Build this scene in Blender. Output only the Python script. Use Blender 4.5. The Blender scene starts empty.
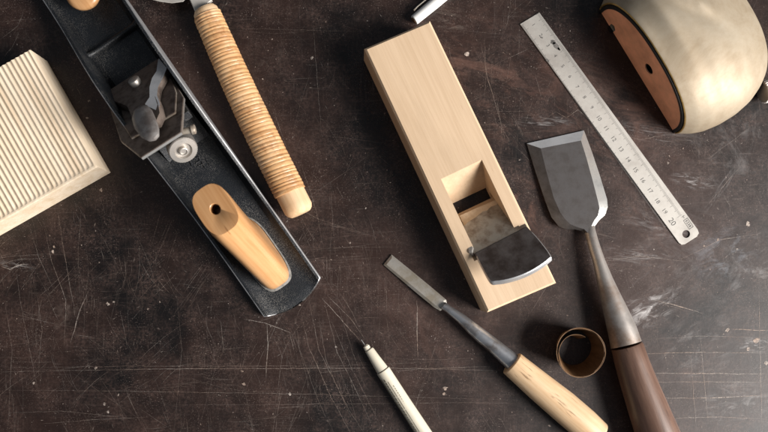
import bpy, bmesh, math, random
from mathutils import Vector, Matrix, noise as mnoise

R = math.radians
PI = math.pi
scene = bpy.context.scene

# ------------------------------------------------------------------ camera, light, exposure
S = 0.797e-3                 # metres on the table per photograph pixel (from the 20 cm rule)
H = 0.62                     # lens height above the table
NX, NY = 357.0, 272.0        # photograph point straight below the lens

def wx(px): return (px - 384.0) * S
def wy(py): return -(py - 216.0) * S

cam = bpy.data.cameras.new("camera")
cam_o = bpy.data.objects.new("camera", cam)
scene.collection.objects.link(cam_o)
cam_o.location = (wx(NX), wy(NY), H)
cam.sensor_width = 36.0
cam.lens = 36.0 * H / (768 * S)
cam.shift_x = (384 - NX) / 768.0
cam.shift_y = -(216 - NY) / 768.0
cam.clip_start = 0.01
cam.clip_end = 50
cam.dof.use_dof = True
cam.dof.focus_distance = H - 0.012
cam.dof.aperture_fstop = 6.3
scene.camera = cam_o

world = bpy.data.worlds.new("World")
scene.world = world
world.use_nodes = True
wb = world.node_tree.nodes["Background"]
wb.inputs[0].default_value = (0.78, 0.87, 1.0, 1)
wb.inputs[1].default_value = 0.145

lamp = bpy.data.lights.new("window_light", 'AREA')
lamp.shape = 'RECTANGLE'
lamp.size = 1.0
lamp.size_y = 1.5
lamp.energy = 180
lamp.color = (1.0, 0.96, 0.925)
lamp_o = bpy.data.objects.new("window_light", lamp)
scene.collection.objects.link(lamp_o)
LAZ, LEL, LD = R(-20), R(31.5), 2.5
lamp_o.location = (LD*math.cos(LEL)*math.cos(LAZ), LD*math.cos(LEL)*math.sin(LAZ), LD*math.sin(LEL))
lamp_o.rotation_euler = (Vector((0, 0, 0)) - lamp_o.location).to_track_quat('-Z', 'Y').to_euler()

scene.view_settings.view_transform = 'Standard'
scene.view_settings.look = 'None'
scene.view_settings.exposure = 0
scene.view_settings.gamma = 1

# ------------------------------------------------------------------ helpers
random.seed(7)
COL = scene.collection

def W(px, py, z=0.0):
    f = (H - z) / H
    return Vector((wx(NX + (px - NX) * f), wy(NY + (py - NY) * f), z))

def hit(px, py, p0, n):
    """point where the sight line through a photograph pixel meets the plane (p0, n)"""
    o = Vector((wx(NX), wy(NY), H))
    d = Vector((wx(px), wy(py), 0)) - o
    t = (p0 - o).dot(n) / d.dot(n)
    return o + d * t

class Frame:
    """table-level frame: origin at pixel p0, local x towards pixel p1, local z up"""
    def __init__(self, p0, p1, z=0.0):
        a, b = W(*p0, z), W(*p1, z)
        self.o = Vector((a.x, a.y, 0))
        d = b - a
        self.rz = math.atan2(d.y, d.x)
        self.m = Matrix.Translation(self.o) @ Matrix.Rotation(self.rz, 4, 'Z')
        self.i = self.m.inverted()
    def l(self, px, py, z=0.0): return self.i @ W(px, py, z)
    def h(self, px, py, p0, n):
        """local hit on a plane given in local coordinates"""
        nw = (self.m.to_3x3() @ Vector(n)).normalized()
        return self.i @ hit(px, py, self.m @ Vector(p0), nw)

def props(o, label=None, cat=None, group=None, kind=None):
    if label: o["label"] = label
    if cat: o["category"] = cat
    if group: o["group"] = group
    if kind: o["kind"] = kind
    return o

def thing(name, fr, label, cat):
    o = bpy.data.objects.new(name, None)
    COL.objects.link(o)
    o.empty_display_size = 0.02
    o.location = fr.o
    o.rotation_euler = (0, 0, fr.rz)
    return props(o, label, cat)

def finish(name, bm, mats, parent=None, smooth=35, bevel=0, fr=None):
    bmesh.ops.remove_doubles(bm, verts=bm.verts, dist=1e-7)
    bmesh.ops.recalc_face_normals(bm, faces=bm.faces)
    me = bpy.data.meshes.new(name)
    bm.to_mesh(me); bm.free()
    if not isinstance(mats, (list, tuple)): mats = [mats]
    for m in mats: me.materials.append(m)
    for p in me.polygons: p.use_smooth = True
    me.set_sharp_from_angle(angle=R(smooth))
    o = bpy.data.objects.new(name, me)
    COL.objects.link(o)
    if parent: o.parent = parent
    elif fr:
        o.location = fr.o; o.rotation_euler = (0, 0, fr.rz)
    if bevel:
        b = o.modifiers.new("bevel", 'BEVEL')
        b.width = bevel; b.segments = 2; b.limit_method = 'ANGLE'; b.angle_limit = R(40)
    return o

def loft(bm, rings, cap0=True, cap1=True, mat=0):
    vs = [[bm.verts.new(p) for p in r] for r in rings]
    n = len(vs[0])
    for a, b in zip(vs, vs[1:]):
        for i in range(n):
            j = (i + 1) % n
            f = bm.faces.new((a[i], a[j], b[j], b[i])); f.material_index = mat
    if cap0: bm.faces.new(list(reversed(vs[0]))).material_index = mat
    if cap1: bm.faces.new(vs[-1]).material_index = mat
    return vs

def inset(poly, c):
    """inward offset of a planar closed polyline of Vectors (counter-clockwise or not)"""
    n = len(poly)
    ctr = sum(poly, Vector()) / n
    nrm = Vector()
    for i in range(n): nrm += (poly[i] - ctr).cross(poly[(i+1) % n] - ctr)
    nrm.normalize()
    out = []
    for i in range(n):
        a, b, d = poly[i-1], poly[i], poly[(i+1) % n]
        e1 = (b - a).normalized(); e2 = (d - b).normalized()
        n1 = nrm.cross(e1); n2 = nrm.cross(e2)
        m = (n1 + n2)
        k = max(0.4, m.length_squared / 2)
        out.append(b + m * (c / k) )
    return out

def smooth(pts, corners=(), k=4):
    """Catmull-Rom through a closed pixel outline, keeping the listed corners sharp"""
    n = len(pts); out = []
    for i in range(n):
        p1, p2 = Vector(pts[i]), Vector(pts[(i+1) % n])
        p0 = Vector(pts[i-1]) if i not in corners else p1*2 - p2
        p3 = Vector(pts[(i+2) % n]) if (i+1) % n not in corners else p2*2 - p1
        for j in range(k):
            t = j/k
            q = 0.5*((2*p1) + (p2-p0)*t + (2*p0 - 5*p1 + 4*p2 - p3)*t*t + (3*p1 - p0 - 3*p2 + p3)*t**3)
            out.append((q.x, q.y))
    return out

def slab(bm, top, n, th, ch=0.0004, mat=0):
    """plate: top outline (coplanar Vectors), thickness th against the normal n, small chamfer"""
    n = Vector(n).normalized()
    rings = [inset([p - n*th for p in top], ch), [p - n*(th-ch) for p in top], [p - n*ch for p in top], inset(top, ch)]
    return loft(bm, rings, mat=mat)

def ring(c, ax, r, n=32, ry=None, up=Vector((0, 0, 1)), ph=0, pw=2.0):
    """circle / superellipse around axis ax; ry = radius along up"""
    ax = Vector(ax).normalized()
    side = ax.cross(up).normalized(); u = side.cross(ax).normalized()
    ry = r if ry is None else ry
    out = []
    for i in range(n):
        t = 2*PI*i/n + ph
        ct, st = math.cos(t), math.sin(t)
        e = 2.0/pw
        out.append(Vector(c) + side*(r*math.copysign(abs(ct)**e, ct)) + u*(ry*math.copysign(abs(st)**e, st)))
    return out

def rod(bm, fr, sts, n=32, pw=2.0, mat=0, round0=0, round1=0, flat=1.0):
    """loft through stations ((pxL,pyL),(pxR,pyR),zc): pixel edges of a round thing lying on the table"""
    cs = []
    for l, r, z in sts:
        a, b = fr.l(*l, z), fr.l(*r, z)
        cs.append(((a+b)/2, (a-b).length/2))
    ax = (cs[-1][0] - cs[0][0]).normalized()
    rings = []
    if round0:
        c, r = cs[0]
        for k in range(6):
            t = PI/2*k/5
            q = r - round0*(1-math.sin(t))
            rings.append(ring(c + ax*round0*(1-math.cos(t)), ax, q, n, q*flat, pw=pw))
    else:
        c, r = cs[0]; rings.append(ring(c, ax, r, n, r*flat, pw=pw))
    for c, r in cs[1:-1]: rings.append(ring(c, ax, r, n, r*flat, pw=pw))
    c, r = cs[-1]
    if round1:
        rings.append(ring(c - ax*round1, ax, r, n, r*flat, pw=pw))
        for k in range(1, 6):
            t = PI/2*k/6
            rings.append(ring(c - ax*round1*(1-math.sin(t)), ax, r - round1*(1-math.cos(t)), n, (r - round1*(1-math.cos(t)))*flat, pw=pw))
    else:
        rings.append(ring(c, ax, r, n, r*flat, pw=pw))
    loft(bm, rings, mat=mat)
    return cs, ax

def text_mesh(bm, body, size, m, th=0.0):
    cu = bpy.data.curves.new("writing", 'FONT')
    cu.body = body; cu.size = size; cu.align_x = 'CENTER'; cu.align_y = 'CENTER'; cu.extrude = th; cu.resolution_u = 3
    o = bpy.data.objects.new("writing", cu); COL.objects.link(o)
    dg = bpy.context.evaluated_depsgraph_get()
    me = bpy.data.meshes.new_from_object(o.evaluated_get(dg))
    me.transform(m); bm.from_mesh(me)
    bpy.data.objects.remove(o); bpy.data.curves.remove(cu); bpy.data.meshes.remove(me)

def cut(o, cutter_bm):
    """real boolean opening, applied to the mesh"""
    bmesh.ops.recalc_face_normals(cutter_bm, faces=cutter_bm.faces)
    me = bpy.data.meshes.new("cut"); cutter_bm.to_mesh(me); cutter_bm.free()
    c = bpy.data.objects.new("cut", me); COL.objects.link(c)
    c.matrix_world = o.matrix_world.copy()
    c.parent = o.parent; c.location = o.location; c.rotation_euler = o.rotation_euler
    md = o.modifiers.new("cut", 'BOOLEAN'); md.object = c; md.operation = 'DIFFERENCE'; md.solver = 'EXACT'
    bpy.context.view_layer.update()
    dg = bpy.context.evaluated_depsgraph_get()
    new = bpy.data.meshes.new_from_object(o.evaluated_get(dg))
    o.modifiers.remove(md)
    o.data = new
    bpy.data.objects.remove(c)
    for p in new.polygons: p.use_smooth = True
    new.set_sharp_from_angle(angle=R(30))

# ------------------------------------------------------------------ materials
def base_mat(name):
    m = bpy.data.materials.new(name); m.use_nodes = True
    nt = m.node_tree
    return m, nt, nt.nodes["Principled BSDF"]

def N(nt, t, **kw):
    n = nt.nodes.new(t)
    for k, v in kw.items(): setattr(n, k, v)
    return n

def tex(nt, scale, mscale=(1, 1, 1), detail=5, rough=0.55, off=(0, 0, 0), dist=0.0):
    tc = N(nt, 'ShaderNodeTexCoord'); mp = N(nt, 'ShaderNodeMapping'); no = N(nt, 'ShaderNodeTexNoise')
    mp.inputs['Scale'].default_value = mscale; mp.inputs['Location'].default_value = off
    no.inputs['Scale'].default_value = scale; no.inputs['Detail'].default_value = detail
    no.inputs['Roughness'].default_value = rough; no.inputs['Distortion'].default_value = dist
    nt.links.new(tc.outputs['Object'], mp.inputs[0]); nt.links.new(mp.outputs[0], no.inputs['Vector'])
    return no.outputs['Fac']

def ramp(nt, fac, stops):
    r = N(nt, 'ShaderNodeValToRGB'); cr = r.color_ramp
    while len(cr.elements) < len(stops): cr.elements.new(0.5)
    for e, (p, c) in zip(cr.elements, stops):
        e.position = p; e.color = (c[0], c[1], c[2], 1) if isinstance(c, (tuple, list)) else (c, c, c, 1)
    nt.links.new(fac, r.inputs[0])
    return r.outputs[0]

def mixc(nt, fac, a, b, mode='MIX'):
    mx = N(nt, 'ShaderNodeMix', data_type='RGBA', blend_type=mode)
    for s, v in ((0, fac), (6, a), (7, b)):
        if hasattr(v, 'links'): nt.links.new(v, mx.inputs[s])
        else: mx.inputs[s].default_value = v if s == 0 else (v[0], v[1], v[2], 1)
    return mx.outputs[2]

def math_n(nt, op, a, b=None, clamp=False):
    n = N(nt, 'ShaderNodeMath', operation=op); n.use_clamp = clamp
    for i, v in enumerate((a, b)):
        if v is None: continue
        if hasattr(v, 'links'): nt.links.new(v, n.inputs[i])
        else: n.inputs[i].default_value = v
    return n.outputs[0]

def bump(nt, bs, h, strength=0.3, dist=0.001):
    b = N(nt, 'ShaderNodeBump'); b.inputs['Strength'].default_value = strength; b.inputs['Distance'].default_value = dist
    nt.links.new(h, b.inputs['Height']); nt.links.new(b.outputs[0], bs.inputs['Normal'])

def wood(name, lo, hi, fleck=None, rough=0.5, gs=1.0, off=(0, 0, 0), stain=0.35, axis='x', bstr=0.25, spec=0.35, fl=0.64):
    m, nt, bs = base_mat(name)
    def sc(a, b): return {'x': (a, b, b), 'y': (b, a, b), 'z': (b, b, a), 'xz': (a, b, a)}[axis]
    g1 = tex(nt, 60*gs, sc(0.10, 1.6), 6, 0.6, off, 0.6)
    g2 = tex(nt, 300*gs, sc(0.05, 1.5), 4, 0.6, off)
    g = math_n(nt, 'ADD', math_n(nt, 'MULTIPLY', g1, 0.65), math_n(nt, 'MULTIPLY', g2, 0.35))
    col = ramp(nt, g, [(0.34, lo), (0.62, hi)])
    if fleck:
        f = tex(nt, 420*gs, sc(0.09, 1.0), 3, 0.6, (off[0]+3, 1, 0))
        fm = ramp(nt, f, [(fl, 0.0), (fl + 0.08, 1.0)])
        col = mixc(nt, math_n(nt, 'MULTIPLY', fm, 0.6), col, fleck)
    st = tex(nt, 22*gs, sc(0.4, 1.0), 5, 0.65, (off[0], off[1]+5, 2))
    stm = ramp(nt, st, [(0.45, 0.0), (0.75, 1.0)])
    col = mixc(nt, math_n(nt, 'MULTIPLY', stm, stain), col, [c*0.55 for c in lo])
    nt.links.new(col, bs.inputs['Base Color'])
    bs.inputs['Roughness'].default_value = rough
    bs.inputs['Specular IOR Level'].default_value = spec
    bump(nt, bs, g2, bstr, 0.0004)
    return m

def metal(name, c, rough=0.35, metallic=0.9, dark=None, ds=60, dlo=0.45, dhi=0.65, scratch=0.15, spec=0.5, dmet=0.3):
    m, nt, bs = base_mat(name)
    n1 = tex(nt, ds, (1, 1, 1), 7, 0.65)
    col = ramp(nt, n1, [(dlo, c), (dhi, dark if dark else [x*0.8 for x in c])])
    nt.links.new(col, bs.inputs['Base Color'])
    n2 = tex(nt, 900, (0.06, 1.5, 1.5), 3, 0.6)
    r = N(nt, 'ShaderNodeMapRange'); nt.links.new(n1, r.inputs[0])
    r.inputs[1].default_value = 0.3; r.inputs[2].default_value = 0.7
    r.inputs[3].default_value = rough*0.8; r.inputs[4].default_value = min(1, rough*1.35)
    nt.links.new(r.outputs[0], bs.inputs['Roughness'])
    bs.inputs['Metallic'].default_value = metallic
    bs.inputs['Specular IOR Level'].default_value = spec
    bump(nt, bs, n2, scratch, 0.0002)
    return m

def plain(name, c, rough=0.5, metallic=0.0, var=0.12, vs=120, spec=0.5, bs_=0.1):
    m, nt, bs = base_mat(name)
    n1 = tex(nt, vs, (1, 1, 1), 6, 0.6)
    col = ramp(nt, n1, [(0.3, [x*(1-var) for x in c]), (0.7, [min(1, x*(1+var)) for x in c])])
    nt.links.new(col, bs.inputs['Base Color'])
    bs.inputs['Roughness'].default_value = rough; bs.inputs['Metallic'].default_value = metallic
    bs.inputs['Specular IOR Level'].default_value = spec
    if bs_: bump(nt, bs, tex(nt, vs*6, (1, 1, 1), 3, 0.6), bs_, 0.0003)
    return m

# --- the dark worn table top
def table_material():
    m, nt, bs = base_mat("dark_worn_tabletop")
    tc = N(nt, 'ShaderNodeTexCoord')
    big = tex(nt, 7, (1, 1, 1), 6, 0.6)
    mid = tex(nt, 45, (1, 1, 1), 8, 0.7, (2, 0, 0))
    fine = tex(nt, 420, (1, 1, 1), 5, 0.7)
    base = ramp(nt, big, [(0.40, (0.0035, 0.0023, 0.0022)), (0.62, (0.0285, 0.0142, 0.0103))])
    # greasy, dusty film: a thin pale wear layer broken up by noise
    film = math_n(nt, 'MULTIPLY', ramp(nt, mid, [(0.42, 0.0), (0.75, 1.0)]), ramp(nt, fine, [(0.40, 0.0), (0.68, 1.0)]))
    col = mixc(nt, math_n(nt, 'MULTIPLY', film, 0.55), base, (0.140, 0.086, 0.069))
    sp = ramp(nt, tex(nt, 950, (1, 1, 1), 3, 0.6, (4, 4, 0)), [(0.58, 0.0), (0.70, 1.0)])
    spm = ramp(nt, tex(nt, 26, (1, 1, 1), 6, 0.7, (6, 2, 0)), [(0.44, 0.06), (0.66, 1.0)])
    col = mixc(nt, math_n(nt, 'MULTIPLY', math_n(nt, 'MULTIPLY', sp, spm), 0.65), col, (0.24, 0.185, 0.16))
    # woven grain of very fine rubbed lines in two directions
    gx = ramp(nt, tex(nt, 330, (0.10, 1.6, 1), 4, 0.7, (1, 2, 0)), [(0.56, 0.0), (0.72, 1.0)])
    gy = ramp(nt, tex(nt, 330, (1.6, 0.10, 1), 4, 0.7, (5, 7, 0)), [(0.56, 0.0), (0.72, 1.0)])
    pat = ramp(nt, tex(nt, 13, (1, 1, 1), 5, 0.65, (9, 3, 0)), [(0.42, 0.0), (0.66, 1.0)])
    gg = math_n(nt, 'MULTIPLY', math_n(nt, 'MAXIMUM', gx, gy), pat)
    col = mixc(nt, math_n(nt, 'MULTIPLY', gg, 0.50), col, (0.10, 0.075, 0.065))
    # named scuffs and smears, plus broad brown patches lifting the middle tone: (px, py, half length, half width, angle, strength)
    total = None
    for i, (px, py, a, b, ang, k, colr) in enumerate(SCUFFS_AND_PATCHES):
        mp = N(nt, 'ShaderNodeMapping', vector_type='TEXTURE')
        mp.inputs['Location'].default_value = (wx(px), wy(py), 0)
        mp.inputs['Rotation'].default_value = (0, 0, R(-ang))
        mp.inputs['Scale'].default_value = (a*S, b*S, 1)
        nt.links.new(tc.outputs['Object'], mp.inputs[0])
        ln = N(nt, 'ShaderNodeVectorMath', operation='LENGTH'); nt.links.new(mp.outputs[0], ln.inputs[0])
        fall = ramp(nt, ln.outputs['Value'], [(0.15, 1.0), (1.0, 0.0)])
        no = N(nt, 'ShaderNodeTexNoise'); no.inputs['Scale'].default_value = 2.6; no.inputs['Detail'].default_value = 9
        no.inputs['Roughness'].default_value = 0.72; no.inputs['Distortion'].default_value = 1.2
        mp2 = N(nt, 'ShaderNodeMapping'); mp2.inputs['Location'].default_value = (i*3.1, i*1.7, 0)
        mp2.inputs['Scale'].default_value = (0.6, 1.0, 1.0)
        nt.links.new(mp.outputs[0], mp2.inputs[0]); nt.links.new(mp2.outputs[0], no.inputs['Vector'])
        br = ramp(nt, no.outputs['Fac'], [(0.50, 0.0), (0.68, 1.0)])
        f = math_n(nt, 'MULTIPLY', math_n(nt, 'MULTIPLY', fall, br), k)
        col = mixc(nt, f, col, colr)
    nt.links.new(col, bs.inputs['Base Color'])
    rr = N(nt, 'ShaderNodeMapRange')
    nt.links.new(mid, rr.inputs[0])
    rr.inputs[1].default_value = 0.3; rr.inputs[2].default_value = 0.7
    rr.inputs[3].default_value = 0.36; rr.inputs[4].default_value = 0.47
    nt.links.new(rr.outputs[0], bs.inputs['Roughness'])
    bs.inputs['Specular IOR Level'].default_value = 0.43
    bump(nt, bs, math_n(nt, 'ADD', math_n(nt, 'MULTIPLY', mid, 0.6), math_n(nt, 'MULTIPLY', fine, 0.4)), 0.20, 0.0006)
    return m

PALE = (0.44, 0.42, 0.41)
BROWN = (0.175, 0.092, 0.068)
DIRT = (0.16, 0.13, 0.11)
SCUFFS_AND_PATCHES = [
    (455, 22, 26, 16, 5, 0.75, DIRT), (437, 8, 30, 9, 10, 0.6, DIRT),
    (693, 181, 26, 9, 8, 1.0, PALE), (648, 309, 36, 20, -25, 1.0, PALE), (660, 290, 60, 30, -35, 0.16, PALE), (690, 245, 70, 50, 20, 0.10, PALE), (735, 150, 50, 60, 60, 0.2, PALE), (755, 270, 40, 60, 50, 0.25, PALE), (660, 225, 50, 20, 10, 0.3, PALE), (720, 190, 30, 6, -55, 0.4, PALE),
    (725, 255, 40, 34, -20, 0.35, (0.34, 0.36, 0.40)), (650, 133, 60, 10, 8, 0.55, PALE), (640, 255, 40, 12, 6, 0.45, PALE),
    (545, 122, 34, 8, 4, 0.5, PALE), (700, 345, 60, 40, -30, 0.2, PALE), (755, 345, 20, 10, 0, 0.7, PALE),
    (590, 80, 40, 30, 40, 0.25, DIRT), (15, 265, 22, 5, 8, 0.8, PALE), (50, 325, 26, 40, 70, 0.30, DIRT),
    (70, 305, 12, 30, 25, 0.45, DIRT), (300, 330, 60, 45, 50, 0.20, DIRT), (415, 95, 30, 60, 70, 0.22, DIRT),
    (260, 60, 26, 40, 60, 0.22, DIRT), (500, 70, 130, 90, 30, 0.50, BROWN), (590, 110, 130, 70, 20, 0.45, BROWN), (520, 215, 70, 80, 40, 0.45, BROWN), (470, 345, 110, 60, 10, 0.15, BROWN),
    (640, 215, 90, 60, 35, 0.22, BROWN), (440, 60, 60, 60, 0, 0.25, BROWN), (60, 265, 90, 50, 60, 0.08, BROWN), (420, 330, 90, 40, 60, 0.14, BROWN), (310, 200, 60, 80, 20, 0.12, BROWN), (40, 370, 70, 60, 10, 0.08, BROWN), (740, 405, 50, 26, 0, 0.35, PALE), (10, 60, 40, 60, 60, 0.25, DIRT),
]

def wear_material():
    """pale scratches and chips: strength per ribbon from the mesh"""
    m, nt, bs = base_mat("pale_scratches")
    at = N(nt, 'ShaderNodeAttribute', attribute_name="wear")
    br = ramp(nt, tex(nt, 520, (1, 1, 1), 5, 0.7), [(0.36, 0.15), (0.60, 1.0)])
    f = math_n(nt, 'MULTIPLY', at.outputs['Fac'], br, True)
    tint = ramp(nt, tex(nt, 30, (1, 1, 1), 3, 0.6), [(0.4, (0.40, 0.30, 0.24)), (0.6, (0.52, 0.46, 0.41))])
    nt.links.new(tint, bs.inputs['Base Color'])
    bs.inputs['Roughness'].default_value = 0.75
    bs.inputs['Specular IOR Level'].default_value = 0.2
    tr = N(nt, 'ShaderNodeBsdfTransparent'); mx = N(nt, 'ShaderNodeMixShader')
    out = nt.nodes["Material Output"]
    nt.links.new(f, mx.inputs[0]); nt.links.new(tr.outputs[0], mx.inputs[1]); nt.links.new(bs.outputs[0], mx.inputs[2])
    nt.links.new(mx.outputs[0], out.inputs[0])
    return m

M_TABLE = table_material()
M_WEAR = wear_material()
M_PINE = wood("pale_grooved_pine", (0.65, 0.50, 0.335), (0.81, 0.685, 0.53), rough=0.7, stain=0.10, off=(1, 2, 0), spec=0.2)
M_KANNA = wood("pale_oak_block", (0.515, 0.368, 0.235), (0.605, 0.448, 0.300), fleck=(0.30, 0.17, 0.09), rough=0.55, stain=0.22, fl=0.68, gs=1.2, off=(4, 1, 0))
M_TOTE = wood("varnished_handle_wood", (0.42, 0.20, 0.075), (0.61, 0.35, 0.165), fleck=(0.22, 0.09, 0.03), fl=0.66, rough=0.30, stain=0.25, axis='xz', off=(7, 3, 1), spec=0.5, bstr=0.08)
M_ASH = wood("worn_ash_handle", (0.54, 0.34, 0.18), (0.70, 0.51, 0.32), fleck=(0.10, 0.05, 0.02), fl=0.61, rough=0.42, stain=0.6, off=(2, 8, 0))
M_DARKWOOD = wood("dark_oiled_handle", (0.070, 0.036, 0.025), (0.165, 0.095, 0.066), fleck=(0.02, 0.012, 0.01), rough=0.38, stain=0.6, off=(5, 5, 0), spec=0.5)
M_CURL = wood("shaded_shaving_wood", (0.10, 0.050, 0.021), (0.20, 0.108, 0.048), rough=0.6, stain=0.35, off=(1, 1, 9), axis='z')  # darkened base: the chisel's shadow over the shaving is put into the colour
M_BARE = wood("bare_handle_end_wood", (0.54, 0.34, 0.18), (0.70, 0.50, 0.31), rough=0.6, stain=0.2, off=(9, 1, 0))
M_STEEL = metal("brushed_steel", (0.62, 0.61, 0.58), 0.34, 0.85, (0.42, 0.40, 0.38))
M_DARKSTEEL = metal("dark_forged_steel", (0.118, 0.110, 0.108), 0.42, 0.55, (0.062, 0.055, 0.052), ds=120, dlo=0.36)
M_HEAD = metal("blackened_blade_head", (0.160, 0.140, 0.132), 0.45, 0.35, (0.058, 0.043, 0.037), ds=75, dlo=0.38)
M_BROWNSTEEL = metal("browned_steel", (0.19, 0.150, 0.125), 0.52, 0.30, (0.085, 0.058, 0.045), ds=110)
M_GREYSTEEL = metal("tarnished_plate_steel", (0.40, 0.36, 0.30), 0.45, 0.45, (0.22, 0.165, 0.12), ds=110)
M_BRIGHT = metal("polished_edge_steel", (0.62, 0.63, 0.64), 0.36, 0.8, (0.50, 0.50, 0.50))
M_SOCKET = metal("worn_socket_steel", (0.41, 0.375, 0.345), 0.42, 0.65, (0.24, 0.185, 0.15), ds=50)
M_RULE = metal("satin_rule_steel", (0.46, 0.435, 0.395), 0.50, 0.35, (0.34, 0.315, 0.285), ds=40, scratch=0.1)
M_DUST = plain("dusty_grey_rim", (0.17, 0.16, 0.145), 0.6, 0, 0.4, 300)
M_FLANK = metal("lit_flank_steel", (0.88, 0.88, 0.88), 0.5, 0.15, (0.74, 0.74, 0.74))
M_CHEEK = metal("dull_cheek_steel", (0.46, 0.46, 0.46), 0.45, 0.6, (0.20, 0.20, 0.21), ds=110, dhi=0.7)
M_BLADE2 = metal("old_narrow_blade_steel", (0.50, 0.47, 0.42), 0.45, 0.6, (0.32, 0.28, 0.22), ds=70)
M_FERRULE = metal("bluish_ferrule_steel", (0.44, 0.45, 0.47), 0.33, 0.85, (0.19, 0.17, 0.16), ds=80)
def japan_material():
    m, nt, bs = base_mat("black_japanned_iron")
    a = tex(nt, 1500, (1, 1, 1), 3, 0.6); b = tex(nt, 40, (1, 1, 1), 5, 0.65, (3, 3, 0))
    sp = ramp(nt, a, [(0.50, 0.0), (0.66, 1.0)])
    pa = ramp(nt, b, [(0.40, 0.12), (0.62, 1.0)])
    col = mixc(nt, math_n(nt, 'MULTIPLY', math_n(nt, 'MULTIPLY', sp, pa), 0.8), (0.008, 0.010, 0.013), (0.17, 0.16, 0.145))
    nt.links.new(col, bs.inputs['Base Color'])
    bs.inputs['Roughness'].default_value = 0.40; bs.inputs['Specular IOR Level'].default_value = 0.5
    bump(nt, bs, tex(nt, 1300, (1, 1, 1), 3, 0.6, (1, 0, 0)), 0.8, 0.0003)
    return m
M_JAPAN = japan_material()
M_BLACK = plain("black_void", (0.006, 0.006, 0.006), 0.6)
M_INK = plain("black_print", (0.085, 0.080, 0.074), 0.6)
M_WHITE = plain("white_pen_plastic", (0.74, 0.73, 0.70), 0.3, 0, 0.05)
M_CREAM = plain("cream_pen_plastic", (0.58, 0.535, 0.43), 0.36, 0, 0.05)
M_ORANGE = plain("orange_fibre_plate", (0.82, 0.37, 0.21), 0.6, 0, 0.24, 50)
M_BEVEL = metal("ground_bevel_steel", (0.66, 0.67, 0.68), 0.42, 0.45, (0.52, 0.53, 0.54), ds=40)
M_LEVER = metal("satin_lever_steel", (0.25, 0.235, 0.225), 0.55, 0.3, (0.13, 0.11, 0.10), ds=70)
M_NUT = metal("nickel_plated_brass", (0.55, 0.52, 0.48), 0.42, 0.8, (0.40, 0.36, 0.32))

M_STAIN = plain("dark_rust_stain", (0.13, 0.12, 0.11), 0.6, 0, 0.5, 300)
M_PRINT = plain("grey_print", (0.13, 0.11, 0.075), 0.5)

def rattan_material():
    m, nt, bs = base_mat("rattan_wrap")
    n1 = tex(nt, 26, (1, 1, 1), 6, 0.65, (3, 0, 0))
    n2 = tex(nt, 240, (2.2, 0.35, 0.35), 4, 0.6)
    g = math_n(nt, 'ADD', math_n(nt, 'MULTIPLY', n1, 0.55), math_n(nt, 'MULTIPLY', n2, 0.45))
    at = N(nt, 'ShaderNodeAttribute', attribute_name="seam")
    col = ramp(nt, g, [(0.36, (0.42, 0.20, 0.075)), (0.52, (0.59, 0.35, 0.165)), (0.70, (0.70, 0.50, 0.31))])
    dk = ramp(nt, tex(nt, 75, (0.8, 1.4, 1.4), 6, 0.7, (8, 1, 0)), [(0.50, 0.0), (0.68, 1.0)])
    col = mixc(nt, math_n(nt, 'MULTIPLY', dk, 0.65), col, (0.26, 0.11, 0.04))
    col = mixc(nt, math_n(nt, 'MULTIPLY', at.outputs['Fac'], 0.70), col, (0.34, 0.15, 0.055))
    nt.links.new(col, bs.inputs['Base Color'])
    bs.inputs['Roughness'].default_value = 0.38
    bump(nt, bs, n2, 0.25, 0.0004)
    return m
M_RATTAN = rattan_material()

def dome_material():
    m, nt, bs = base_mat("tarnished_pale_brass")
    n1 = tex(nt, 22, (1, 0.7, 1), 10, 0.74, (0, 4, 0), 0.3)
    n2 = tex(nt, 55, (1, 1, 1), 6, 0.65)
    col = ramp(nt, n1, [(0.34, (0.275, 0.210, 0.135)), (0.50, (0.345, 0.282, 0.200)), (0.70, (0.40, 0.342, 0.258))])
    nt.links.new(col, bs.inputs['Base Color'])
    bs.inputs['Metallic'].default_value = 0.28
    r = N(nt, 'ShaderNodeMapRange'); nt.links.new(n2, r.inputs[0])
    r.inputs[1].default_value = 0.3; r.inputs[2].default_value = 0.7; r.inputs[3].default_value = 0.50; r.inputs[4].default_value = 0.64
    nt.links.new(r.outputs[0], bs.inputs['Roughness'])
    bump(nt, bs, tex(nt, 700, (0.08, 1.5, 1.0), 3, 0.6), 0.08, 0.0003)
    return m
M_DOME = dome_material()
M_LIP = metal("golden_brass_lip", (0.55, 0.36, 0.12), 0.4, 0.7, (0.30, 0.19, 0.07), ds=120)

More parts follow.
